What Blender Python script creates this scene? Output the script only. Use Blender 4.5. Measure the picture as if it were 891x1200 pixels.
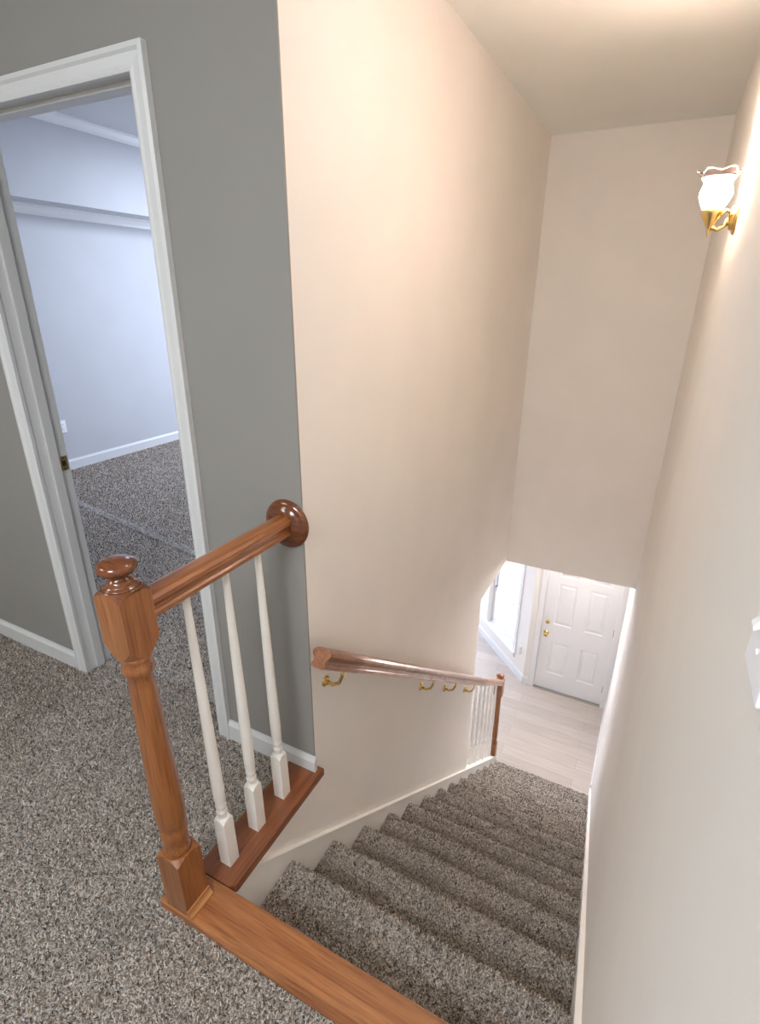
import bpy, bmesh, math, random
import numpy as np
from mathutils import Vector, Matrix, noise
PI = math.pi
S = bpy.context.scene
for o in list(bpy.data.objects): bpy.data.objects.remove(o)
COL = S.collection

# ------------------------------------------------------------------ camera
CX, CY, CZ, YAW, PITCH, ROLL, FPX = .8333, -1.1482, 1.5638, .4717, -.3838, .0078, 628.8
W, RISE, RUN, Y1, HC, YB, ZB, YE, YD = .9408, .2054, .2539, -.1717, 2.4523, 2.6935, -.3813, 2.0303, 4.7146
DXR, DXL, DZT, CWD = -.4301, -1.197, 2.058, .0543
YN, YF = -.449, -.562                 # far and near edge of the landing board
XW = -4.026                           # far bedroom wall
XBC = -.065                           # corner of front door wall and angled window wall
ZF = -15*RISE                         # lower floor
cy, sy, cp, sp = math.cos(YAW), math.sin(YAW), math.cos(PITCH), math.sin(PITCH)
fw = Vector((-sy*cp, cy*cp, sp)); rt = Vector((cy, sy, 0)); up = rt.cross(fw)
cr, sr = math.cos(ROLL), math.sin(ROLL)
R_ = cr*rt + sr*up; U_ = -sr*rt + cr*up
cam = bpy.data.cameras.new('camera'); co = bpy.data.objects.new('camera', cam); COL.objects.link(co)
M = Matrix((R_, U_, -fw)).transposed().to_4x4(); M.translation = (CX, CY, CZ)
co.matrix_world = M
cam.sensor_fit = 'HORIZONTAL'; cam.sensor_width = 36; cam.lens = FPX/891*36
cam.clip_start = .02; cam.clip_end = 200
S.camera = co

# ------------------------------------------------------------------ world, lights, exposure
S.view_settings.view_transform = 'Standard'; S.view_settings.look = 'None'
S.view_settings.gamma = 1; S.view_settings.use_curve_mapping = False
S.view_settings.exposure = 0.33
S.cycles.max_bounces = 20; S.cycles.diffuse_bounces = 16
w = bpy.data.worlds.new('sky'); S.world = w; w.use_nodes = True
bg = w.node_tree.nodes['Background']; bg.inputs[0].default_value = (.86, .92, 1, 1); bg.inputs[1].default_value = 3.0

def area(name, loc, target, sx, sy_, power, color):
    l = bpy.data.lights.new(name, 'AREA'); l.shape = 'RECTANGLE'; l.size = sx; l.size_y = sy_
    l.energy = power; l.color = color
    o = bpy.data.objects.new(name, l); COL.objects.link(o); o.location = loc
    d = Vector(target) - Vector(loc); o.rotation_euler = d.to_track_quat('-Z', 'Y').to_euler()
    return o
area('daylight_bedroom_window', (-2.4, 5.35, 1.5), (-2.8, 3.2, 0), 2.0, 1.4, 80, (.66, .76, 1))
area('bedroom_floor_fill', (-2.3, 3.0, 2.80), (-2.3, 3.0, 0), 1.0, 1.0, 60, (.76, .84, 1))  # added fill from overhead, lifts the bedroom carpet more than its walls
area('daylight_bay_window', (-1.6, 5.3, -1.9), (-.4, 3.6, -2.6), 1.4, 1.3, 30, (.62, .74, 1))
area('daylight_lower_room', (-3.6, 3.4, -1.8), (0, 3.4, -2.4), 2.0, 1.4, 25, (.72, .81, 1))
area('hall_fill_light', (.25, -2.1, 2.40), (.15, -1.0, 0), .8, .8, 52, (.90, .95, 1))  # unseen fill added as ambient light for hall and stairwell
area('hall_fill_light', (-1.7, -1.9, 2.40), (-1.7, -1.2, 0), .8, .8, 21, (.92, .96, 1))  # second added fill, brightens the hall wall left of the doorway
def bulb(name, loc, power, color, radius):
    l = bpy.data.lights.new(name, 'POINT'); l.energy = power; l.color = color; l.shadow_soft_size = radius
    o = bpy.data.objects.new(name, l); COL.objects.link(o); o.location = loc; return o
dl = area('stair_fill_light', (.58, .22, 2.44), (.50, .70, 0), .2, .2, 3, (1, .90, .84)); dl.data.shape = 'DISK'  # added fill above the stairs, no fixture here
area('foyer_fill_light', (.45, 4.45, -.72), (.45, 0, -.30), .7, .5, 36, (1, .90, .86))  # added fill aimed up the stairwell, there is no transom

# ------------------------------------------------------------------ materials
def mat(name):
    m = bpy.data.materials.new(name); m.use_nodes = True
    nt = m.node_tree; return m, nt, nt.nodes['Principled BSDF']
def N(nt, t, **kw):
    n = nt.nodes.new(t)
    for k, v in kw.items():
        if k in n.inputs.keys(): n.inputs[k].default_value = v
        else: setattr(n, k, v)
    return n
def coords(nt, scale=(1, 1, 1)):
    tc = N(nt, 'ShaderNodeTexCoord'); mp = N(nt, 'ShaderNodeMapping'); mp.inputs['Scale'].default_value = scale
    nt.links.new(tc.outputs['Object'], mp.inputs['Vector']); return mp.outputs['Vector']
def ramp(nt, fac, stops):
    r = N(nt, 'ShaderNodeValToRGB'); e = r.color_ramp.elements
    while len(e) < len(stops): e.new(.5)
    for i, (p, c) in enumerate(stops): e[i].position = p; e[i].color = (*c, 1)
    nt.links.new(fac, r.inputs[0]); return r.outputs[0]
def bump(nt, b, h, strength, dist):
    n = N(nt, 'ShaderNodeBump'); n.inputs['Strength'].default_value = strength; n.inputs['Distance'].default_value = dist
    nt.links.new(h, n.inputs['Height']); nt.links.new(n.outputs[0], b.inputs['Normal'])
def plain(name, c, rough=.5, metal=0, orange=0):
    m, nt, b = mat(name)
    v = coords(nt); n = N(nt, 'ShaderNodeTexNoise', Scale=3.0, Detail=3.0); nt.links.new(v, n.inputs['Vector'])
    c2 = tuple(x*.96 for x in c)
    nt.links.new(ramp(nt, n.outputs[0], [(.3, c2), (.7, c)]), b.inputs['Base Color'])
    b.inputs['Roughness'].default_value = rough; b.inputs['Metallic'].default_value = metal
    if orange:
        n2 = N(nt, 'ShaderNodeTexNoise', Scale=420.0, Detail=2.0); nt.links.new(v, n2.inputs['Vector'])
        bump(nt, b, n2.outputs[0], orange, .001)
    return m
M_wall = plain('wall_paint', (.85, .815, .77), .85, 0, .25)
M_hall = plain('wall_paint_shaded', (.275, .266, .25), .85, 0, .25)  # stairwell paint darkened: the hall's dimmer light is put into the colour
M_bed = plain('bedroom_wall_paint', (.50, .51, .535), .9)
M_ceil = plain('ceiling_paint', (.86, .87, .84), .9, 0, .2)
M_trim = plain('white_trim', (.66, .67, .675), .35)
M_skirt = plain('skirt_paint', (.88, .86, .82), .4)
M_spin = plain('white_spindle', (.86, .83, .78), .35)
M_door = plain('door_paint', (.80, .80, .82), .35)
M_brass = plain('brass', (.78, .56, .22), .22, 1)
M_brassd = plain('aged_brass', (.45, .33, .15), .3, 1)
M_dark = plain('dark_gap', (.02, .018, .015), .6)
M_plastic = plain('switch_plastic', (.86, .87, .9), .3)
M_metalsill = plain('threshold_metal', (.5, .48, .45), .35, 1)

def wood(name, axis, dark, light, rough=.28):
    m, nt, b = mat(name)
    sc = [46, 46, 46]; sc[axis] = 2.2
    v = coords(nt, sc)
    n = N(nt, 'ShaderNodeTexNoise', Scale=1.0, Detail=6.0, Roughness=.62, Distortion=.6); nt.links.new(v, n.inputs['Vector'])
    base = ramp(nt, n.outputs[0], [(.28, dark), (.52, tuple((a+c)/2 for a, c in zip(dark, light))), (.74, light)])
    sc2 = [260, 260, 260]; sc2[axis] = 7
    v2 = coords(nt, sc2); n2 = N(nt, 'ShaderNodeTexNoise', Scale=1.0, Detail=3.0); nt.links.new(v2, n2.inputs['Vector'])
    pores = ramp(nt, n2.outputs[0], [(.36, (.62, .55, .5)), (.46, (1, 1, 1))])
    mx = N(nt, 'ShaderNodeMix', data_type='RGBA', blend_type='MULTIPLY'); mx.inputs[0].default_value = .8
    nt.links.new(base, mx.inputs[6]); nt.links.new(pores, mx.inputs[7])
    nt.links.new(mx.outputs[2], b.inputs['Base Color'])
    b.inputs['Roughness'].default_value = rough
    b.inputs['Coat Weight'].default_value = .35; b.inputs['Coat Roughness'].default_value = .12
    bump(nt, b, n2.outputs[0], .12, .0006)
    return m
OD, OL = (.215, .068, .018), (.39, .15, .046)
M_oakX = wood('oak_x', 0, OD, (.48, .20, .07), .42); M_oakY = wood('oak_y', 1, OD, OL); M_oakZ = wood('oak_z', 2, OD, OL)
M_plateY = wood('oak_plate', 1, (.17, .052, .017), (.29, .098, .035), .4)
M_knob = wood('oak_knob', 0, (.10, .028, .008), (.22, .07, .022), .16)
M_railsheen = wood('oak_rail_sheen', 1, (.36, .17, .095), (.58, .33, .215), .25)  # oak with the washed-out sheen of wall reflections put into its colour

def carpet(name, stops, sc=210.):
    m, nt, b = mat(name)
    v = coords(nt)
    n = N(nt, 'ShaderNodeTexNoise', Scale=sc, Detail=2.5, Roughness=.6, Distortion=1.2); nt.links.new(v, n.inputs['Vector'])
    big = N(nt, 'ShaderNodeTexNoise', Scale=9.0, Detail=2.0); nt.links.new(v, big.inputs['Vector'])
    c = ramp(nt, n.outputs[0], stops)
    mx = N(nt, 'ShaderNodeMix', data_type='RGBA', blend_type='MULTIPLY'); mx.inputs[0].default_value = 1
    nt.links.new(c, mx.inputs[6]); nt.links.new(ramp(nt, big.outputs[0], [(.35, (.86, .86, .86)), (.65, (1, 1, 1))]), mx.inputs[7])
    nt.links.new(mx.outputs[2], b.inputs['Base Color'])
    b.inputs['Roughness'].default_value = .95; b.inputs['Specular IOR Level'].default_value = .1
    b.inputs['Sheen Weight'].default_value = .15
    bump(nt, b, n.outputs[0], .8, .005)
    return m
FL = [(.34, (.07, .060, .052)), (.45, (.27, .245, .22)), (.55, (.50, .46, .42)), (.66, (.80, .76, .71))]
M_carpet = carpet('frieze_carpet', FL)

def pile_mat():
    m, nt, b = mat('frieze_yarn')
    g = N(nt, 'ShaderNodeNewGeometry')
    c = ramp(nt, g.outputs['Random Per Island'], [(0, (.045, .033, .024)), (.28, (.20, .155, .118)), (.6, (.40, .328, .265)), (1, (.76, .66, .57))])
    nt.links.new(c, b.inputs['Base Color']); b.inputs['Roughness'].default_value = .9; b.inputs['Specular IOR Level'].default_value = .15
    return m
M_yarn = pile_mat()
def pile(P, NR, length, width, parent, seed=1):
    """shag yarn tufts: one bent ribbon per point P standing off normal NR; all in one mesh"""
    rg = np.random.default_rng(seed); n = len(P)
    a = rg.uniform(0, 2*PI, n); ref = np.where(np.abs(NR[:, :1]) > .9, [[0, 1., 0]], [[1., 0, 0]])
    t1 = np.cross(NR, ref); t1 /= np.linalg.norm(t1, axis=1)[:, None]; t2 = np.cross(NR, t1)
    d = t1*np.cos(a)[:, None]+t2*np.sin(a)[:, None]
    wv = -t1*np.sin(a)[:, None]+t2*np.cos(a)[:, None]
    L = length*rg.uniform(.7, 1.25, n)[:, None]; e0 = rg.uniform(.1, .6, n)[:, None]; e1 = e0+rg.uniform(.5, 1.25, n)[:, None]
    tw = rg.uniform(-.7, .7, n)[:, None]
    K = 4; V = np.empty((n, K, 2, 3)); p = P-NR*.002; 
    for k in range(K):
        e = e0+(e1-e0)*k/(K-1); wd = width*(1, 1.05, .95, .55)[k]*rg.uniform(.8, 1.2, n)[:, None]/2
        ww = wv*np.cos(tw*k)+np.cross(d, wv)*np.sin(tw*k)
        V[:, k, 0] = p-ww*wd; V[:, k, 1] = p+ww*wd
        p = p+(NR*np.cos(e)+d*np.sin(e))*L/(K-1)
    me = bpy.data.meshes.new('carpet_pile'); nv = n*K*2; nf = n*(K-1)
    me.vertices.add(nv); me.vertices.foreach_set('co', V.reshape(-1).astype(np.float32))
    base = (np.arange(n)*K*2)[:, None, None]; k = (np.arange(K-1)*2)[None, :, None]
    idx = (base+k+np.array([0, 1, 3, 2])[None, None, :]).reshape(-1)
    me.loops.add(nf*4); me.loops.foreach_set('vertex_index', idx.astype(np.int32))
    me.polygons.add(nf); me.polygons.foreach_set('loop_start', (np.arange(nf)*4).astype(np.int32)); me.polygons.foreach_set('loop_total', np.full(nf, 4, np.int32))
    me.polygons.foreach_set('use_smooth', np.ones(nf, bool))
    me.update(calc_edges=True); me.materials.append(M_yarn)
    o = bpy.data.objects.new('carpet_pile', me); COL.objects.link(o); o.parent = parent; o['kind'] = 'stuff'
    return o
def pile_flat(x0, x1, y0, y1, z, sp, length, width, parent, seed, keep=None):
    rg = np.random.default_rng(seed); xs, ys = np.meshgrid(np.arange(x0, x1, sp), np.arange(y0, y1, sp)); 
    P = np.stack([xs.ravel(), ys.ravel(), np.full(xs.size, z)], 1); P[:, :2] += rg.uniform(-.5, .5, (len(P), 2))*sp
    P[:, 0] = np.clip(P[:, 0], x0, x1); P[:, 1] = np.clip(P[:, 1], y0, y1)
    if keep is not None: P = P[keep(P)]
    return pile(P, np.tile([0., 0, 1], (len(P), 1)), length, width, parent, seed)

def planks():
    m, nt, b = mat('pale_laminate')
    v = coords(nt)
    br = N(nt, 'ShaderNodeTexBrick'); br.offset = .37
    br.inputs['Color1'].default_value = (.50, .445, .40, 1); br.inputs['Color2'].default_value = (.60, .54, .49, 1)
    br.inputs['Mortar'].default_value = (.36, .31, .27, 1); br.inputs['Scale'].default_value = 1
    br.inputs['Mortar Size'].default_value = .0015; br.inputs['Brick Width'].default_value = 1.2; br.inputs['Row Height'].default_value = .15
    nt.links.new(v, br.inputs['Vector'])
    v2 = coords(nt, (3, 60, 1)); n = N(nt, 'ShaderNodeTexNoise', Scale=1.0, Detail=5.0); nt.links.new(v2, n.inputs['Vector'])
    mx = N(nt, 'ShaderNodeMix', data_type='RGBA', blend_type='MULTIPLY'); mx.inputs[0].default_value = 1
    nt.links.new(br.outputs[0], mx.inputs[6]); nt.links.new(ramp(nt, n.outputs[0], [(.3, (.84, .83, .82)), (.7, (1, 1, 1))]), mx.inputs[7])
    nt.links.new(mx.outputs[2], b.inputs['Base Color']); b.inputs['Roughness'].default_value = .35
    return m
M_plank = planks()
def glass(name):
    m, nt, b = mat(name)
    n = N(nt, 'ShaderNodeTexNoise', Scale=2.0); nt.links.new(coords(nt), n.inputs['Vector'])
    nt.links.new(ramp(nt, n.outputs[0], [(0, (.97, .98, 1)), (1, (1, 1, 1))]), b.inputs['Base Color'])
    b.inputs['Roughness'].default_value = .02; b.inputs['Transmission Weight'].default_value = 1; b.inputs['IOR'].default_value = 1.02
    return m
M_glass = glass('window_glass')
def shade_mat():
    m, nt, b = mat('lit_shade_glass')
    tc = N(nt, 'ShaderNodeTexCoord'); sx = N(nt, 'ShaderNodeSeparateXYZ'); nt.links.new(tc.outputs['Object'], sx.inputs[0])
    mr = N(nt, 'ShaderNodeMapRange'); mr.inputs['From Min'].default_value = .070; mr.inputs['From Max'].default_value = .098
    mr.inputs['To Min'].default_value = 1; mr.inputs['To Max'].default_value = .0
    nt.links.new(sx.outputs[2], mr.inputs['Value'])
    mu = N(nt, 'ShaderNodeMath', operation='MULTIPLY'); mu.inputs[1].default_value = SHADE_E
    nt.links.new(mr.outputs[0], mu.inputs[0]); nt.links.new(mu.outputs[0], b.inputs['Emission Strength'])
    b.inputs['Emission Color'].default_value = (1, .80, .65, 1)
    b.inputs['IOR'].default_value = 1.15; b.inputs['Base Color'].default_value = (.96, .80, .78, 1); b.inputs['Roughness'].default_value = .08
    iv = N(nt, 'ShaderNodeMath', operation='SUBTRACT'); iv.inputs[0].default_value = 1.0; nt.links.new(mr.outputs[0], iv.inputs[1]); nt.links.new(iv.outputs[0], b.inputs['Transmission Weight'])
    return m
SHADE_E = 68.0
M_shade = shade_mat()

# ------------------------------------------------------------------ helpers
def obj(name, bm, m, parent=None, smooth=False, loc=None):
    me = bpy.data.meshes.new(name); bmesh.ops.recalc_face_normals(bm, faces=bm.faces[:])
    bm.to_mesh(me); bm.free(); me.materials.append(m)
    if smooth:
        for p in me.polygons: p.use_smooth = True
    o = bpy.data.objects.new(name, me); COL.objects.link(o)
    if parent: o.parent = parent
    if loc: o.location = loc
    return o
def struct(name, bm, m, smooth=False):
    o = obj(name, bm, m, None, smooth); o['kind'] = 'structure'; return o
def thing(name, label, cat, loc=(0, 0, 0), rz=0, group=None):
    o = bpy.data.objects.new(name, None); COL.objects.link(o); o.location = loc; o.rotation_euler = (0, 0, rz)
    o['label'] = label; o['category'] = cat
    if group: o['group'] = group
    return o
def box(bm, x0, x1, y0, y1, z0, z1, bev=0, mx=None):
    b2 = bmesh.new(); bmesh.ops.create_cube(b2, size=1)
    for v in b2.verts: v.co = Vector(((x0+x1)/2+v.co.x*(x1-x0), (y0+y1)/2+v.co.y*(y1-y0), (z0+z1)/2+v.co.z*(z1-z0)))
    if bev: bmesh.ops.bevel(b2, geom=b2.edges[:], offset=bev, segments=2, affect='EDGES', profile=.6)
    merge(bm, b2, mx)
def merge(bm, b2, mx=None):
    if mx: bmesh.ops.transform(b2, matrix=mx, verts=b2.verts)
    mp = {v: bm.verts.new(v.co) for v in b2.verts}
    for f in b2.faces:
        try: nf = bm.faces.new([mp[v] for v in f.verts]); nf.smooth = f.smooth
        except ValueError: pass
    b2.free()
def bx(*a, bev=0): bm = bmesh.new(); box(bm, *a, bev=bev); return bm
def prism(bm, pts, axis, a, b):
    """pts: outline in the two other axes (x,y order kept), extruded along axis from a to b"""
    def P(p, t): return (t, *p) if axis == 0 else ((p[0], t, p[1]) if axis == 1 else (*p, t))
    A = [bm.verts.new(P(p, a)) for p in pts]; B = [bm.verts.new(P(p, b)) for p in pts]
    bm.faces.new(A); bm.faces.new(B[::-1]); n = len(pts)
    for i in range(n): bm.faces.new((A[i], B[i], B[(i+1) % n], A[(i+1) % n]))
def sweep(bm, prof, path, side, upv=Vector((0, 0, 1))):
    """prof: (s,u) points; path: 3d points; side: vector; each ring mitred in the plane of path"""
    path = [Vector(p) for p in path]; rings = []
    for i, p in enumerate(path):
        d0 = (path[i]-path[i-1]).normalized() if i else None
        d1 = (path[i+1]-path[i]).normalized() if i < len(path)-1 else None
        d = ((d0 or d1)+(d1 or d0)).normalized()
        n = side.cross(d).normalized()
        if n.dot(upv) < 0: n = -n
        k = 1/max(.3, d.dot(d0 or d1))
        rings.append([bm.verts.new(p+side*s+n*(u*k)) for s, u in prof])
    m = len(prof)
    for A, B in zip(rings, rings[1:]):
        for i in range(m): bm.faces.new((A[i], B[i], B[(i+1) % m], A[(i+1) % m]))
    bm.faces.new(rings[0]); bm.faces.new(rings[-1][::-1])
def lathe(bm, prof, seg=28, mx=None, cx=0, cy_=0):
    b2 = bmesh.new(); rings = []
    for r, z in prof:
        rings.append([b2.verts.new((cx+r*math.cos(2*PI*i/seg), cy_+r*math.sin(2*PI*i/seg), z)) for i in range(seg)] if r > 1e-5 else [b2.verts.new((cx, cy_, z))])
    for A, B in zip(rings, rings[1:]):
        for i in range(seg):
            j = (i+1) % seg
            if len(A) == 1 and len(B) == 1: continue
            if len(A) == 1: f = b2.faces.new((A[0], B[j], B[i]))
            elif len(B) == 1: f = b2.faces.new((A[i], A[j], B[0]))
            else: f = b2.faces.new((A[i], A[j], B[j], B[i]))
            f.smooth = True
    if len(rings[0]) > 1: b2.faces.new(rings[0][::-1])
    if len(rings[-1]) > 1: b2.faces.new(rings[-1])
    merge(bm, b2, mx)
def tube(bm, pts, r, seg=10):
    pts = [Vector(p) for p in pts]; rings = []
    for i, p in enumerate(pts):
        d = (pts[min(i+1, len(pts)-1)]-pts[max(i-1, 0)]).normalized()
        a = d.cross(Vector((.3, .2, 1))).normalized()
        if a.length < .1: a = d.cross(Vector((1, 0, 0))).normalized()
        b = d.cross(a)
        rr = r[i] if isinstance(r, (list, tuple)) else r
        rings.append([bm.verts.new(p+(a*math.cos(2*PI*k/seg)+b*math.sin(2*PI*k/seg))*rr) for k in range(seg)])
    for A, B in zip(rings, rings[1:]):
        for i in range(seg): f = bm.faces.new((A[i], B[i], B[(i+1) % seg], A[(i+1) % seg])); f.smooth = True
    bm.faces.new(rings[0]); bm.faces.new(rings[-1][::-1])
def lean(bottom, top, h):
    """matrix that stands an upright piece of height h on bottom and leans its top over top"""
    b = Vector(bottom); d = (Vector(top)-b)
    m = Matrix.Identity(4); m[0][2] = d.x/h; m[1][2] = d.y/h; m.translation = b
    return m
def noseline(y): return -RISE-(y-Y1)*RISE/RUN

# ------------------------------------------------------------------ walls, ceilings, floors
T = .11
bm = bmesh.new()                                                    # wall beside the stairs (left), with its stepped lower end
prism(bm, [(.0, ZF), (YE, ZF), (YE, ZB), (YB+.12, ZB), (YB+.12, HC), (.006, HC), (.006, .0), (0, 0)], 0, -T, 0)
struct('wall_left', bm, M_wall)
bm = bmesh.new()                                                    # low wall under the upper guard, down beside the first steps
prism(bm, [(-.56, -.32), (0, -.32), (0, .0), (-.56, .0)], 0, -T, 0)
struct('wall_left.001', bm, M_wall)
struct('wall_right', bx(W, W+.12, -3.6, YD+.12, ZF, HC), M_wall)
struct('wall_back', bx(0, W, YB, YB+.12, ZB, HC), M_wall)
bm = bmesh.new()                                                    # hall wall with the bedroom doorway
box(bm, -4.2, DXL-.02, 0, T, 0, HC); box(bm, DXR+.02, -T, 0, T, 0, HC); box(bm, -T, 0, 0, .006, 0, HC); box(bm, DXL-.02, DXR+.02, 0, T, DZT+.02, HC)
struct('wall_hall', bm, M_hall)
struct('wall_far', bx(-4.2, W+.12, -3.72, -3.6, 0, HC), M_wall)
struct('wall_far.001', bx(-4.32, -4.2, -3.72, T, 0, HC), M_wall)
bm = bmesh.new(); box(bm, -4.2, W, -3.6, T, HC, HC+.1); box(bm, -T, W, T, YB+.12, HC, HC+.1)
struct('ceiling', bm, M_ceil)
# hall floor
def carpet_grid(x0, x1, y0, y1, z, step, amp=.0035, drop=None):
    bm = bmesh.new(); nx = max(1, round((x1-x0)/step)); ny = max(1, round((y1-y0)/step)); g = []
    for j in range(ny+1):
        row = []
        for i in range(nx+1):
            x = x0+(x1-x0)*i/nx; y = y0+(y1-y0)*j/ny
            zz = z+amp*noise.noise(Vector((x*95, y*95, z*50)))*1.6
            row.append(bm.verts.new((x, y, zz)))
        g.append(row)
    for j in range(ny):
        for i in range(nx): f = bm.faces.new((g[j][i], g[j][i+1], g[j+1][i+1], g[j+1][i])); f.smooth = True
    return bm
bm = carpet_grid(-2.0, -T+.006, -1.1, T, 0, .005)
b2 = carpet_grid(-T+.006, W, -1.1, YF+.01, 0, .005); merge(bm, b2)
for a in [(-4.2, -2.0, -3.6, T), (-2.0, W, -3.6, -1.1)]:
    box(bm, a[0], a[1], a[2], a[3], -.02, 0)
box(bm, -4.2, -T, -3.6, T, -.3, -.02); box(bm, -T, W, -3.6, -.56, -.3, -.02)
fl = struct('floor', bm, M_carpet)
pile_flat(-2.1, W-.02, -1.15, T, -.001, .0052, .0125, .0030, fl, 3,
          lambda P: ((P[:, 1] < YF-.002) | (P[:, 0] < -.106)) & ((P[:, 1] < YF-.002) | (P[:, 0] < -.14) | (P[:, 1] > YN)) &
          ((P[:, 1] < -.017) | ((P[:, 0] > DXL+.0) & (P[:, 0] < DXR))) & (P[:, 1] > -1.15))
# bedroom
fb = struct('floor.001', bx(XW-.1, 1.0-1.1, T, 6.0, -.3, -.001), M_carpet)
pile_flat(-3.99, -.6, T, 3.6, -.002, .0095, .0125, .0055, fb, 4, lambda P: P[:, 0] < -.55-.60*P[:, 1])
M_seam = plain('seam_yarn', (.68, .66, .64), .95)
sm = pile_flat(-3.6, -1.2, .9, 1.6, .001, .0055, .0125, .005, fb, 5, lambda P: np.abs(P[:, 1]-(1.035-(P[:, 0]+1.3)*.155)) < .026)
sm.name = 'carpet_seam'; sm.data.materials.clear(); sm.data.materials.append(M_seam)

# bedroom shell: left (far) wall, soffit and raised tray ceiling, added light-blocking partition right of the doorway, window wall
ZS, ZT, XT = 2.236, 2.86, XW+.30
struct('wall_bedroom', bx(XW-.1, XW, T, 6.0, 0, ZT+.1), M_bed)
bm = bmesh.new(); box(bm, XW, XT, T, 6.0, ZS, ZT+.1); struct('ceiling.001', bm, M_bed)
struct('ceiling.002', bx(XT, -.11, T, 6.0, ZT, ZT+.1), M_bed)
struct('wall_bedroom.001', bx(-.115, -.11, T, 6.0, 0, ZT), M_bed)
bm = bmesh.new()                                                    # far window wall with an opening
for a in [(XW, -3.5, 0, ZT), (-1.3, -.115, 0, ZT), (-3.5, -1.3, 0, .8), (-3.5, -1.3, 2.1, ZT)]: box(bm, a[0], a[1], 5.5, 5.6, a[2], a[3])
struct('wall_bedroom.002', bm, M_bed)
struct('wall_bedroom.003', bx(XW, -.115, T, T+.01, HC, ZT), M_bed)
struct('wall_shade_block', bx(-1.25+.05, -.12, 1.15, 1.25, 0, ZT), M_bed)  # unseen partition added to shade the carpet near the door
bm = bmesh.new()
prof = [(0, 0), (.055, 0), (.055, -.012), (.035, -.022), (.018, -.055), (.012, -.075), (0, -.075)]
prism(bm, [(XW+s, ZS+u) for s, u in prof], 1, T, 5.5); struct('trim_1', bm, M_trim)
bm = bmesh.new(); prism(bm, [(XT+s, ZT+u) for s, u in prof], 1, T, 5.5); struct('trim_2', bm, M_trim)
BBP = [(0, 0), (.014, 0), (.014, .066), (.011, .072), (.0085, .076), (.006, .083), (0, .083)]
def baseboard(name, p0, p1, nrm, z, h=1.0):
    """straight skirting between two floor points, standing off the wall along nrm"""
    bm = bmesh.new(); n = Vector((*nrm, 0)).normalized(); A = []; B = []
    for s, u in BBP:
        q = n*s+Vector((0, 0, z+u*h)); A.append(bm.verts.new(Vector((*p0, 0))+q)); B.append(bm.verts.new(Vector((*p1, 0))+q))
    bm.faces.new(A); bm.faces.new(B[::-1]); m = len(A)
    for i in range(m): bm.faces.new((A[i], B[i], B[(i+1) % m], A[(i+1) % m]))
    return struct(name, bm, M_trim)
baseboard('baseboard_bedroom', (XW, T), (XW, 5.5), (1, 0), 0, 1.15)
baseboard('baseboard_hall', (-4.2, 0), (DXL-CWD, 0), (0, -1), 0)
baseboard('baseboard_hall.001', (DXR+CWD, 0), (.010, 0), (0, -1), .004)
baseboard('baseboard_right', (W, -3.6), (W, YF), (-1, 0), 0)
# door frame of the bedroom: casing with mitred head, jambs and stops
bm = bmesh.new(); CP = [(0, 0), (CWD, 0), (CWD, -.017), (CWD-.012, -.019), (CWD-.018, -.013), (.014, -.011), (.006, -.014), (0, -.012)]
pathin = [(DXL, 0), (DXL, DZT), (DXR, DZT), (DXR, 0)]; outd = [(-1, 0), (-1, 1), (1, 1), (1, 0)]
rings = [[bm.verts.new((px+dx*s, y, pz+dz*s)) for s, y in CP] for (px, pz), (dx, dz) in zip(pathin, outd)]
for A, B in zip(rings, rings[1:]):
    for i in range(len(CP)): bm.faces.new((A[i], B[i], B[(i+1) % len(CP)], A[(i+1) % len(CP)]))
bm.faces.new(rings[0]); bm.faces.new(rings[-1][::-1]); struct('trim_3', bm, M_trim)
bm = bmesh.new()
JY0, JY1 = -.001, T+.004
box(bm, DXL-.02, DXL-.004, JY0, JY1, 0, DZT+.012); box(bm, DXR+.004, DXR+.02, JY0, JY1, 0, DZT+.012); box(bm, DXL-.004, DXR+.004, JY0, JY1, DZT+.004, DZT+.018)
box(bm, DXL-.004, DXL+.009, .036, .072, 0, DZT+.004, bev=.002); box(bm, DXR-.009, DXR+.004, .036, .072, 0, DZT+.004, bev=.002)
box(bm, DXL+.009, DXR-.009, .036, .072, DZT-.009, DZT+.004, bev=.002)
struct('trim_4', bm, M_trim)
t = thing('strike_plate', 'small brass strike plate screwed to the left jamb of the open bedroom doorway', 'strike plate', (DXL-.004, .092, .941))
bm = bmesh.new(); box(bm, 0, .0022, -.014, .016, -.029, .029, bev=.0008); obj('plate', bm, M_brass, t)
bm = bmesh.new(); box(bm, .0018, .003, -.007, .007, -.011, .011); obj('latch_hole', bm, M_dark, t)
for z in (-.021, .021):
    bm = bmesh.new(); lathe(bm, [(0, .0018), (.0036, .0018), (.003, .0036), (0, .0038)], 12, Matrix.Translation((0, 0, z)) @ Matrix.Rotation(PI/2, 4, 'Y')); obj('screw', bm, M_dark, t)
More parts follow.
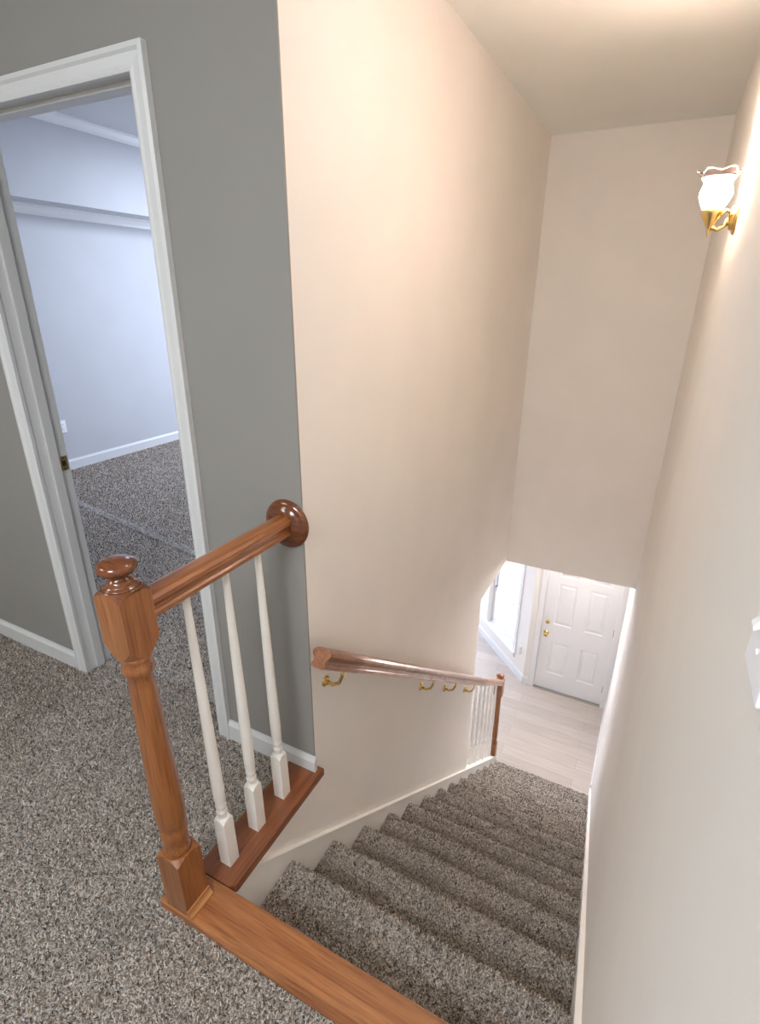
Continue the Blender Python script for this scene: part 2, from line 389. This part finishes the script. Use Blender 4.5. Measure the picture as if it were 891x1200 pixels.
def outlet(name, label, cat, loc, rz, toggle=False, w_=.07, h_=.114):
    """wall plate lying in its own xz plane, facing -y"""
    t = thing(name, label, cat, loc, rz)
    bm = bmesh.new(); box(bm, -w_/2, w_/2, -.0055, 0, -h_/2, h_/2, bev=.003); obj('cover_plate', bm, M_plastic, t)
    if toggle:
        bm = bmesh.new(); box(bm, -.006, .006, -.008, -.005, -.013, .013, bev=.001)
        prism(bm, [(-.006, .004), (-.014, -.007), (-.013, -.011), (-.006, -.006)], 0, -.0045, .0045); obj('toggle', bm, M_plastic, t)
        zs = (-.030, .030)
    else:
        for z in (-.02, .02):
            bm = bmesh.new(); box(bm, -.016, .016, -.0085, -.005, z-.0135, z+.0135, bev=.002); r = obj('receptacle', bm, M_plastic, t)
            bm = bmesh.new(); box(bm, -.007, -.005, -.009, -.008, z-.004, z+.006); box(bm, .005, .007, -.009, -.008, z-.004, z+.006); obj('slot', bm, M_dark, r)
        zs = (0,)
    for z in zs:
        bm = bmesh.new(); lathe(bm, [(0, .005), (.003, .005), (.0025, .0068), (0, .007)], 12, Matrix.Translation((0, 0, z)) @ Matrix.Rotation(PI/2, 4, 'X')); obj('screw', bm, M_plastic, t)
    return t
outlet('light_switch', 'white toggle light switch plate on the right stair wall, cut by the photo edge', 'light switch', (W, -.716, 1.345), -PI/2, True)
outlet('wall_outlet', 'small white electrical outlet low on the far bedroom wall seen through the doorway', 'outlet', (XW, 1.877, .413), PI/2)
outlet('wall_outlet', 'small white electrical outlet low on the wall between lower window and front door', 'outlet', (-.143, 4.793, -2.654), PI/4)

# ------------------------------------------------------------------ lower storey
M_trim = M_door
struct('floor.002', bx(-5.0, W+.12, -.5, 8.2, ZF-.1, ZF), M_plank)
bm = bmesh.new(); box(bm, -5.0, -T, -.5, 8.2, ZB, ZB+.08); box(bm, -T, W, YB+.12, YD, ZB, ZB+.08); struct('ceiling.003', bm, M_ceil)
# front wall, with the angled bay wall beside it
FD0, FD1, FDZ = .0768, .8728, ZF+2.03
bm = bmesh.new()
box(bm, XBC, FD0-.012, YD, YD+.12, ZF, ZB); box(bm, FD1+.012, W, YD, YD+.12, ZF, ZB); box(bm, FD0-.012, FD1+.012, YD, YD+.12, FDZ+.015, ZB)
struct('wall_front', bm, M_wall)
q = 1/math.sqrt(2)
def bay(s, d, z): return Vector((XBC-s*q+d*q, YD+s*q+d*q, z))      # s along the angled wall, d outwards
def bboxbay(bm, s0, s1, d0, d1, z0, z1):
    v = [bm.verts.new(bay(s, d, z)) for z in (z0, z1) for s, d in ((s0, d0), (s1, d0), (s1, d1), (s0, d1))]
    for f in ((0, 1, 2, 3), (7, 6, 5, 4), (0, 4, 5, 1), (1, 5, 6, 2), (2, 6, 7, 3), (3, 7, 4, 0)): bm.faces.new([v[i] for i in f])
WS0, WS1, WZ0, WZ1 = .285, .985, -2.765, -1.15
bm = bmesh.new()
bboxbay(bm, 0, WS0, 0, .14, ZF, ZB); bboxbay(bm, WS1, 1.45, 0, .14, ZF, ZB); bboxbay(bm, WS0, WS1, 0, .14, ZF, WZ0); bboxbay(bm, WS0, WS1, 0, .14, WZ1, ZB)
struct('wall_front.001', bm, M_wall)
e = bay(1.45, 0, 0)
struct('wall_front.002', bx(-5.0, e.x, e.y, e.y+.12, ZF, ZB), M_wall)
struct('wall_far.002', bx(-5.1, -5.0, -.5, 8.2, ZF, ZB), M_wall)
struct('wall_far.003', bx(-5.0, -T, -.6, -.5, ZF, ZB), M_wall)
# window: frame, two sashes, panes, sill and apron
bm = bmesh.new()
bboxbay(bm, WS0, WS0+.02, .05, .12, WZ0, WZ1); bboxbay(bm, WS1-.02, WS1, .05, .12, WZ0, WZ1); bboxbay(bm, WS0, WS1, .05, .12, WZ0, WZ0+.04); bboxbay(bm, WS0, WS1, .05, .12, WZ1-.04, WZ1)
wf = struct('window_1', bm, M_trim)
for i, (a, b_, d) in enumerate(((WZ0+.04, -2.19, .06), (-2.23, WZ1-.04, .085))):
    bm = bmesh.new(); s0, s1 = WS0+.02, WS1-.02
    bboxbay(bm, s0, s0+.026, d, d+.025, a, b_); bboxbay(bm, s1-.026, s1, d, d+.025, a, b_); bboxbay(bm, s0, s1, d, d+.025, a, a+.03); bboxbay(bm, s0, s1, d, d+.025, b_-.026, b_)
    sa = obj('sash', bm, M_trim, wf)
    bm = bmesh.new(); bboxbay(bm, s0+.03, s1-.03, d+.010, d+.014, a+.03, b_-.03); obj('pane', bm, M_glass, sa)
bm = bmesh.new(); bboxbay(bm, WS0-.06, WS1+.06, -.045, .05, WZ0-.022, WZ0+.002); obj('sill', bm, M_trim, wf)
bm = bmesh.new(); bboxbay(bm, WS0-.04, WS1+.04, -.014, .0, WZ0-.085, WZ0-.022); obj('apron', bm, M_trim, wf)
bm = bmesh.new()
for s0, s1 in ((WS0-.055, WS0-.005), (WS1+.005, WS1+.055)): bboxbay(bm, s0, s1, -.014, 0, WZ0, WZ1+.05)
bboxbay(bm, WS0-.055, WS1+.055, -.014, 0, WZ1+.005, WZ1+.06); obj('casing', bm, M_trim, wf)
a0 = bay(0, 0, 0); a1 = bay(1.45, 0, 0)
baseboard('baseboard_front', (a1.x, a1.y), (a0.x, a0.y), (-1, -1), ZF, 1.4)
baseboard('baseboard_front.001', (XBC, YD), (FD0-.07, YD), (0, -1), ZF, 1.4)
baseboard('baseboard_right.001', (W, 3.36), (W, YD), (-1, 0), ZF, 1.4)
# front door frame
bm = bmesh.new()
for x0, x1 in ((FD0-.068, FD0-.008), (FD1+.008, min(W, FD1+.068))): box(bm, x0, x1, YD-.016, YD, ZF, FDZ+.01, bev=.003)
box(bm, FD0-.068, min(W, FD1+.068), YD-.016, YD, FDZ+.01, FDZ+.07, bev=.003)
box(bm, FD0-.012, FD0-.002, YD, YD+.12, ZF, FDZ+.01); box(bm, FD1+.002, FD1+.012, YD, YD+.12, ZF, FDZ+.01); box(bm, FD0-.012, FD1+.012, YD, YD+.12, FDZ+.003, FDZ+.015)
struct('trim_5', bm, M_trim)
struct('trim_6', bx(FD0-.002, FD1+.002, YD-.02, YD+.1, ZF, ZF+.012, bev=.004), M_metalsill)
# six panel door: slab with raised panels
door = bpy.data.objects.new('door_1', None); COL.objects.link(door); door['kind'] = 'structure'; door.location = (FD0, YD, ZF)
DW = FD1-FD0
bm = bmesh.new(); yF = .012
px = [(.118, .118+.21), (DW-.118-.21+.0, DW-.118)]
px = [(.125, .340), (.480, .690)]
pz = [(.26, .72), (.97, 1.53), (1.62, 1.86)]
xs = [0, px[0][0], px[0][1], px[1][0], px[1][1], DW]; zs = [.018, pz[0][0], pz[0][1], pz[1][0], pz[1][1], pz[2][0], pz[2][1], 2.025]
for i in range(5):
    for j in range(7):
        if i in (1, 3) and j in (1, 3, 5):
            lv = [(0, yF), (.012, yF+.010), (.030, yF+.010), (.045, yF+.002)]
            rg = [[bm.verts.new((x, y, z)) for x, z in ((xs[i]+d, zs[j]+d), (xs[i+1]-d, zs[j]+d), (xs[i+1]-d, zs[j+1]-d), (xs[i]+d, zs[j+1]-d))] for d, y in lv]
            for A, B in zip(rg, rg[1:]):
                for k in range(4): bm.faces.new((A[k], A[(k+1) % 4], B[(k+1) % 4], B[k]))
            bm.faces.new(rg[-1])
        else:
            bm.faces.new([bm.verts.new((x, yF, z)) for x, z in ((xs[i], zs[j]), (xs[i+1], zs[j]), (xs[i+1], zs[j+1]), (xs[i], zs[j+1]))])
bmesh.ops.remove_doubles(bm, verts=bm.verts[:], dist=.0002)
box(bm, 0, DW, yF+.012, yF+.045, .018, 2.025)
obj('door_panel', bm, M_door, door)
def onface(x, z): return Matrix.Translation((x, yF, z)) @ Matrix.Rotation(PI/2, 4, 'X')
bm = bmesh.new(); lathe(bm, [(0, 0), (.030, 0), (.031, .004), (.014, .010), (.011, .03), (.02, .038), (.028, .052), (.024, .066), (0, .070)], 20, onface(.062, .835)); obj('door_knob', bm, M_brass, door, False)
bm = bmesh.new(); lathe(bm, [(0, 0), (.026, 0), (.026, .008), (.018, .014), (0, .015)], 20, onface(.062, .985)); obj('deadbolt', bm, M_brass, door, False)
for z in (.25, 1.05, 1.8):
    bm = bmesh.new(); tube(bm, [(DW+.001, yF-.004, z-.045), (DW+.001, yF-.004, z+.045)], .006, 8); obj('hinge', bm, M_brassd, door)

# ------------------------------------------------------------------ staircase
stairs = thing('staircase', 'long straight staircase in speckled brown shag carpet with an oak board along its top edge', 'staircase', (0, 0, 0))
def step_mesh(i, fine):
    yb = Y1+RUN*(i-1)-.024 if i else YN+.001
    yn = Y1+RUN*i; z = -RISE*(i+1)
    R = .019; back = .024
    prof = [(yb, z)]; n = max(2, int((yn-R-yb)/fine))
    for k in range(1, n+1): prof.append((yb+(yn-R-yb)*k/n, z))
    m = max(4, int(R*PI*1.1/fine))
    for k in range(1, m+1):
        a = PI/2-(PI*.93)*k/m; prof.append((yn-R+R*math.cos(a), z-R+R*math.sin(a)))
    y_, z_ = prof[-1]; zb_ = z-RISE+.0; n = max(2, int((z_-zb_)/fine))
    for k in range(1, n+1): prof.append((y_+(yn-back-y_)*min(1, k/n*2.2), z_+(zb_-z_)*k/n))
    x0, x1 = .014, W-.014; nx = int((x1-x0)/fine); bm = bmesh.new(); g = []
    for k, (y, zz) in enumerate(prof):
        a = prof[max(0, k-1)]; b = prof[min(len(prof)-1, k+1)]; t = Vector((0, b[0]-a[0], b[1]-a[1])).normalized(); nr = Vector((0, -t.z, t.y))
        row = []
        for c in range(nx+1):
            x = x0+(x1-x0)*c/nx; p = Vector((x, y, zz))
            d = noise.noise(p*110)*.0045+noise.noise(p*17)*.002
            if k in (0, len(prof)-1): d = 0
            row.append(bm.verts.new(p+nr*d))
        g.append(row)
    for A, B in zip(g, g[1:]):
        for c in range(nx): f = bm.faces.new((A[c], B[c], B[c+1], A[c+1])); f.smooth = True
    lo = [bm.verts.new((x0, yb, zb_)), bm.verts.new((x1, yb, zb_))]
    bm.faces.new([r[0] for r in g]+[lo[0]]); bm.faces.new([r[-1] for r in g]+[lo[1]])
    bm.faces.new([lo[0]]+g[0]+[lo[1]]); bm.faces.new([lo[1]]+g[-1][::-1]+[lo[0]])
    return bm
for i in range(14):
    st = obj('carpeted_step', step_mesh(i, .008), M_carpet, stairs)
    yb = Y1+RUN*(i-1)-.018 if i else YN+.004
    yn = Y1+RUN*i; z = -RISE*(i+1); R = .019
    pr = [(yb, z), (yn-R, z)]+[(yn-R+R*math.cos(PI/2-PI*.9*k/8), z-R+R*math.sin(PI/2-PI*.9*k/8)) for k in range(1, 9)]+[(yn-.024, z-.055), (yn-.024, z-RISE+.012)]
    pr = np.array(pr); sg = np.diff(pr, axis=0); ln = np.linalg.norm(sg, axis=1); cum = np.r_[0, np.cumsum(ln)]
    sp = (.0052, .0052, .0056, .006, .0065, .007, .0075, .008, .0085, .009, .009, .0095, .0095, .0095)[i]; rg = np.random.default_rng(50+i)
    n = int(cum[-1]*(W-.034)/sp**2); s_ = rg.uniform(0, cum[-1], n); kx = np.clip(np.searchsorted(cum, s_)-1, 0, len(ln)-1)
    q_ = pr[kx]+sg[kx]*((s_-cum[kx])/ln[kx])[:, None]; tn = sg[kx]/ln[kx][:, None]
    P = np.stack([rg.uniform(.017, W-.017, n), q_[:, 0], q_[:, 1]], 1); NR = np.stack([np.zeros(n), -tn[:, 1], tn[:, 0]], 1)
    pile(P, NR, .0115, .0030*sp/.0052, st, 80+i)
bm = bmesh.new()                                                    # landing board, rounded towards the stairs
secs = []                                                           # its hall side is planed to a slope that widens away from the newel
for x, bw in ((-.130, .004), (-.02, .004), (.13, .016), (W-.001, .020)):
    secs.append([bm.verts.new((x, y, z)) for y, z in [(YF, 0), (YF, max(.004, .030-bw*1.3)), (YF+bw, .031), (YN-.010, .031), (YN-.002, .027), (YN, .018), (YN, .004), (YN-.003, 0)]])
for A, B in zip(secs, secs[1:]):
    for k in range(8): bm.faces.new((A[k], B[k], B[(k+1) % 8], A[(k+1) % 8]))
bm.faces.new(secs[0]); bm.faces.new(secs[-1][::-1])
lb = obj('landing_board', bm, M_oakX, stairs)
bm = bmesh.new(); box(bm, .001, W-.001, YN-.03, YN-.012, -RISE, 0); obj('top_riser', bm, M_carpet, stairs)
for side, (xa, xb, y_end) in enumerate(((0, .014, 3.16), (W-.014, W, 3.34))):
    bm = bmesh.new(); off = .040; y0 = -.448
    ye = y_end
    yk = Y1+RUN*(off-.203)/RISE                                     # where the sloping top edge leaves the landing
    prism(bm, [(y0, -.0025), (y0, -.55), (ye, max(ZF, noseline(ye)-.4)), (ye, noseline(ye)+off), (yk, noseline(yk)+off)], 0, xa, xb)
    struct('trim_%d' % (7+side), bm, M_skirt)
    bm = bmesh.new(); c = .010                                      # moulded cap along its upper edge
    xo = (xa, xb+.003) if side == 0 else (xa-.003, xb); yk += .02
    prism(bm, [(yk, noseline(yk)+off), (ye, noseline(ye)+off), (ye, noseline(ye)+off+c), (yk, noseline(yk)+off+c)], 0, *xo)
    struct('trim_%d' % (9+side), bm, M_skirt)
bm = bmesh.new()                                                    # closed kerb under the lower balusters
prism(bm, [(YE, ZF), (3.16, ZF), (3.16, noseline(3.16)+.045), (YE, noseline(YE)+.045)], 0, -T, 0)
struct('wall_left.002', bm, M_wall)

# ------------------------------------------------------------------ guard rail of the landing
RAILP = [(-.014, -.030), (-.024, -.026), (-.0235, -.017), (-.019, -.012), (-.020, -.003), (-.027, .004), (-.030, .011), (-.029, .019), (-.022, .026), (-.012, .030),
         (.012, .030), (.022, .026), (.029, .019), (.030, .011), (.027, .004), (.020, -.003), (.019, -.012), (.0235, -.017), (.024, -.026), (.014, -.030)]
guard = thing('guard_railing', 'short oak guard rail beside the landing with square newel post and three white balusters', 'railing', (-.04, -.28, .03))
def G(o): o.parent = guard; o.matrix_parent_inverse = Matrix.Translation(guard.location).inverted(); return o
def sq(bm, h, z0, z1, c0=0, c1=0, mx=None, part=''):
    """square block turned at its ends: a cone cuts the corners away by c0 / c1, leaving an arched edge on each face"""
    b2 = bmesh.new(); n = 48; rg = []
    def ring(z, c, sg):
        R = []
        for k in range(n):
            a = 2*PI*k/n+PI/4; co_, si = math.cos(a), math.sin(a); m = max(abs(co_), abs(si))
            R.append(b2.verts.new((co_/m*h, si/m*h, z+sg*c*(1/m-1)/.4142)))
        return R
    def circ(z, r): return [b2.verts.new((math.cos(2*PI*k/n+PI/4)*r, math.sin(2*PI*k/n+PI/4)*r, z)) for k in range(n)]
    if c0: rg.append(circ(z0-.001, h*.97))
    if part == 'seat': rg = []
    else: rg.append(ring(z0, c0, 1))
    rg.append(ring(z1, c1, -1))
    if c1 and part != 'body': rg.append(circ(z1+.001, h*.97))
    for A, B in zip(rg, rg[1:]):
        for k in range(n): b2.faces.new((A[k], A[(k+1) % n], B[(k+1) % n], B[k]))
    b2.faces.new(rg[0][::-1]); b2.faces.new(rg[-1]); merge(bm, b2, mx)
NH = 1.052
mxN = lean((-.066, -.522, .030), (-.0545, -.548, 1.082), NH)
h = .038
bm = bmesh.new()
sq(bm, h, 0, .207, 0, .014, mxN)
lathe(bm, [(.030, .18), (.031, .205), (.034, .212), (.034, .222), (.0305, .228), (.0325, .25), (.0345, .27), (.0345, .292), (.031, .298), (.0345, .305), (.0365, .33), (.0365, .38), (.035, .47), (.031, .63), (.0275, .745), (.026, .772), (.030, .778), (.0335, .786), (.0335, .797), (.030, .803), (.031, .815), (.0365, .829)], 36, mxN)
sq(bm, h, .830, .990, .032, .016, mxN, 'body')
G(obj('newel_post', bm, M_oakZ)); newel = bpy.data.objects['newel_post']
bm = bmesh.new(); sq(bm, h, .9, .990, 0, .016, mxN, 'seat'); cl = obj('collar', bm, M_knob); cl.parent = newel
bm = bmesh.new(); lathe(bm, [(.0365, .991), (.034, .994), (.028, .997), (.0265, 1.0), (.0265, 1.004), (.021, 1.008), (.0165, 1.013), (.0165, 1.017), (.024, 1.020), (.034, 1.025), (.0385, 1.032), (.0385, 1.038), (.034, 1.045), (.024, 1.050), (.012, 1.0525), (0, 1.053)], 40, mxN)
kn = obj('knob', bm, M_knob); kn.parent = newel
bm = bmesh.new()                                                    # little moulding at the foot, towards the stairs
prism(bm, [(-.066+h, .030), (-.066+h+.017, .030), (-.066+h+.015, .036), (-.066+h+.007, .042), (-.066+h+.003, .052), (-.066+h, .054)], 1, -.562, -.482)
ft = obj('foot_moulding', bm, wood('oak_moulding', 1, (.33, .13, .04), (.55, .25, .09))); ft.parent = newel
bm = bmesh.new(); sweep(bm, RAILP, [(-.0555, -.513, .952), (-.052, -.020, .952)], Vector((1, 0, 0))); G(obj('hand_rail', bm, M_oakY))
bm = bmesh.new()
lathe(bm, [(0, 0), (.072, 0), (.074, .004), (.072, .010), (.060, .016), (.052, .017), (.050, .021), (0, .021)], 40, Matrix.Translation((-.050, -.0, .952)) @ Matrix.Rotation(PI/2, 4, 'X'))
G(obj('rosette', bm, M_knob))
bm = bmesh.new()                                                    # floor plate under the balusters
prism(bm, [(-.110, YN+.0005), (.010, YN+.0005), (.027, YN+.014), (.027, .016), (.002, .016), (.002, -.0), (-.100, -.0)], 2, 0, .026)
b3 = bmesh.new(); prism(b3, [(-.110, YN+.0005), (.008, YN+.0005), (.0262, YN+.014), (.0262, .0152), (.002, .0152), (.002, 0), (-.100, 0)], 2, .026, .029); merge(bm, b3)
G(obj('floor_plate', bm, M_plateY))
def baluster(mx, h=.885, sqh=.17, half=.0185, lowtaper=.0165):
    bm = bmesh.new(); sq(bm, half, 0, sqh, 0, .009, mx)
    b = sqh
    lathe(bm, [(.012, b-.006), (.0105, b+.004), (.012, b+.012), (.0155, b+.022), (.0155, b+.028), (.011, b+.034), (.0135, b+.040), (.0155, b+.046), (.0155, b+.050), (.0135, b+.056), (lowtaper-.001, b+.065), (lowtaper, b+.11), (.0155, b+.22), (.0125, h*.72), (.0095, h*.93), (.009, h)], 20, mx)
    return bm
for i, (yb, yt) in enumerate(((-.386, -.394), (-.262, -.262), (-.133, -.137))):
    G(obj('baluster', baluster(lean((-.040, yb, .029), (-.055, yt, .925), .896), .896, .175), M_spin))

# ------------------------------------------------------------------ wall handrail running down the stairs
rail = thing('stair_handrail', 'long oak handrail on brass brackets down the left wall to lower white balusters', 'handrail', (.07, .05, .50))
def Hh(o, par=None):
    o.parent = par or rail; 
    if not par: o.matrix_parent_inverse = Matrix.Translation(rail.location).inverted()
    return o
def rz(y): return .550+(y+.04)*(-.7730)                             # rail centre line
XR = .072
RS = [(a*1.0, b*1.0) for a, b in RAILP]
bm = bmesh.new(); sweep(bm, [(a*1.04, b*1.04) for a, b in RS], [(XR, -.042, rz(-.042)), (XR, .158, rz(.158))], Vector((1, 0, 0))); Hh(obj('end_piece', bm, wood('oak_dark_rail', 1, (.17, .05, .014), (.34, .125, .04))))  # end segment in darker oak, without the sheen coloured onto the rest
bm = bmesh.new(); sweep(bm, RS, [(XR, .158, rz(.158)), (XR, 2.02, rz(2.02)), (.02, 2.45, rz(2.45)), (-.012, 3.09, rz(3.09))], Vector((1, 0, 0))); Hh(obj('hand_rail', bm, M_railsheen))
for y in (.085, .97, 1.36, 1.80):
    z = rz(y); bm = bmesh.new()
    lathe(bm, [(0, 0), (.021, 0), (.022, .003), (.016, .006), (.009, .010), (0, .010)], 20, Matrix.Translation((.0, y, z-.105)) @ Matrix.Rotation(PI/2, 4, 'Y'))
    tube(bm, [(.006, y, z-.105), (.03, y, z-.112), (.055, y, z-.095), (.068, y, z-.062), (XR, y, z-.036)], [.006, .007, .006, .0055, .006], 10)
    b = Hh(obj('bracket', bm, M_brass))
    bm = bmesh.new(); prism(bm, [(y-.028, rz(y-.028)-.0345), (y+.028, rz(y+.028)-.0345), (y+.028, rz(y+.028)-.0315), (y-.028, rz(y-.028)-.0315)], 0, XR-.011, XR+.011)
    Hh(obj('saddle', bm, M_brassd), b)
    bm = bmesh.new(); lathe(bm, [(0, .008), (.004, .008), (.0035, .012), (0, .0125)], 10, Matrix.Translation((0, y, z-.118)) @ Matrix.Rotation(PI/2, 4, 'Y')); Hh(obj('screw', bm, M_brass), b)
yl = 3.12; zb0 = noseline(yl)+.03; H2 = -1.794-zb0
m2 = Matrix.Translation((-.03, yl, zb0))
bm = bmesh.new(); sq(bm, .040, -.12, .20, 0, .02, m2)
lathe(bm, [(.03, .19), (.036, .21), (.031, .22), (.036, .25), (.037, .30), (.030, H2-.29), (.034, H2-.27), (.030, H2-.25)], 24, m2)
sq(bm, .040, H2-.25, H2-.07, .02, .01, m2); n2 = Hh(obj('newel_post', bm, M_oakZ))
bm = bmesh.new(); lathe(bm, [(0, H2-.075), (.038, H2-.073), (.034, H2-.062), (.022, H2-.055), (.02, H2-.045), (.036, H2-.033), (.039, H2-.022), (.030, H2-.008), (0, H2)], 24, m2); Hh(obj('knob', bm, M_oakZ), n2)
for k in range(7):
    y = 2.12+k*.147; zb_ = noseline(y)+.04; zt = rz(y)-.025
    Hh(obj('baluster', baluster(Matrix.Translation((-.035, y, zb_)), zt-zb_+.0, 0.20, .0135, .0125), M_spin))

# ------------------------------------------------------------------ wall sconce
SX, SY, SZ = W-.078, .765, 1.783
sc = thing('wall_sconce', 'lit brass wall sconce with ruffled glass tulip shade high on the right stair wall', 'wall lamp', (W, SY, SZ))
bm = bmesh.new()
lathe(bm, [(0, 0), (.052, 0), (.054, .005), (.046, .010), (.040, .012), (.036, .020), (.018, .026), (0, .027)], 32, Matrix.Translation((0, 0, -.02)) @ Matrix.Rotation(-PI/2, 4, 'Y'))
obj('backplate', bm, M_brass, sc)
bm = bmesh.new(); pts = [(-.02, 0, -.02), (-.035, 0, -.045), (-.052, 0, -.056), (-.068, 0, -.050), (-.078, 0, -.032)]
tube(bm, pts, [.009, .008, .007, .007, .008], 12); tube(bm, [(-.022, 0, -.005), (-.035, 0, .004), (-.05, 0, -.012), (-.066, 0, -.022)], [.008, .006, .005, .005], 10)
obj('arm', bm, M_brass, sc)
bm = bmesh.new(); mS = Matrix.Translation((-.078, 0, 0))
lathe(bm, [(0, -.078), (.003, -.072), (.008, -.060), (.005, -.052), (.012, -.044), (.020, -.030), (.030, -.012), (.034, -.002), (.034, .006), (.030, .008), (0, .008)], 24, mS)
obj('cup', bm, M_brass, sc)
bm = bmesh.new(); seg = 96                                          # ruffled shade with thickness
def shr(z, a, off):
    t = z/.115
    r = .030+.022*math.sin(min(1, t*1.9)*PI/2)-.010*max(0, t-.40)/.3*(t < .72)-(.010*(1-(t-.72)/.28*2.2) if t >= .72 else 0)
    ruf = max(0, (t-.72)/.28)**1.4
    return r+.0065*ruf*math.cos(6*a)+off
b2 = bmesh.new(); rg = []
zl = [k/16*.115 for k in range(17)]
for off, order in ((0, zl), (-.0025, zl[::-1])):
    for z in order:
        rg.append([b2.verts.new((shr(z, 2*PI*k/seg, off)*math.cos(2*PI*k/seg), shr(z, 2*PI*k/seg, off)*math.sin(2*PI*k/seg), z+.004*max(0, z/.115-.8)/.2*math.cos(6*2*PI*k/seg))) for k in range(seg)])
for A, B in zip(rg, rg[1:]):
    for k in range(seg): f = b2.faces.new((A[k], A[(k+1) % seg], B[(k+1) % seg], B[k])); f.smooth = True
b2.faces.new(rg[0]); b2.faces.new(rg[-1]); merge(bm, b2)
sh = obj('lamp_shade', bm, M_shade, sc, False, (-.078, 0, .006)); sc.scale = (.80, .80, .80)
bulb('sconce_bulb', (W-.078*.8, SY, SZ+.055), 13, (1, .82, .66), .012)
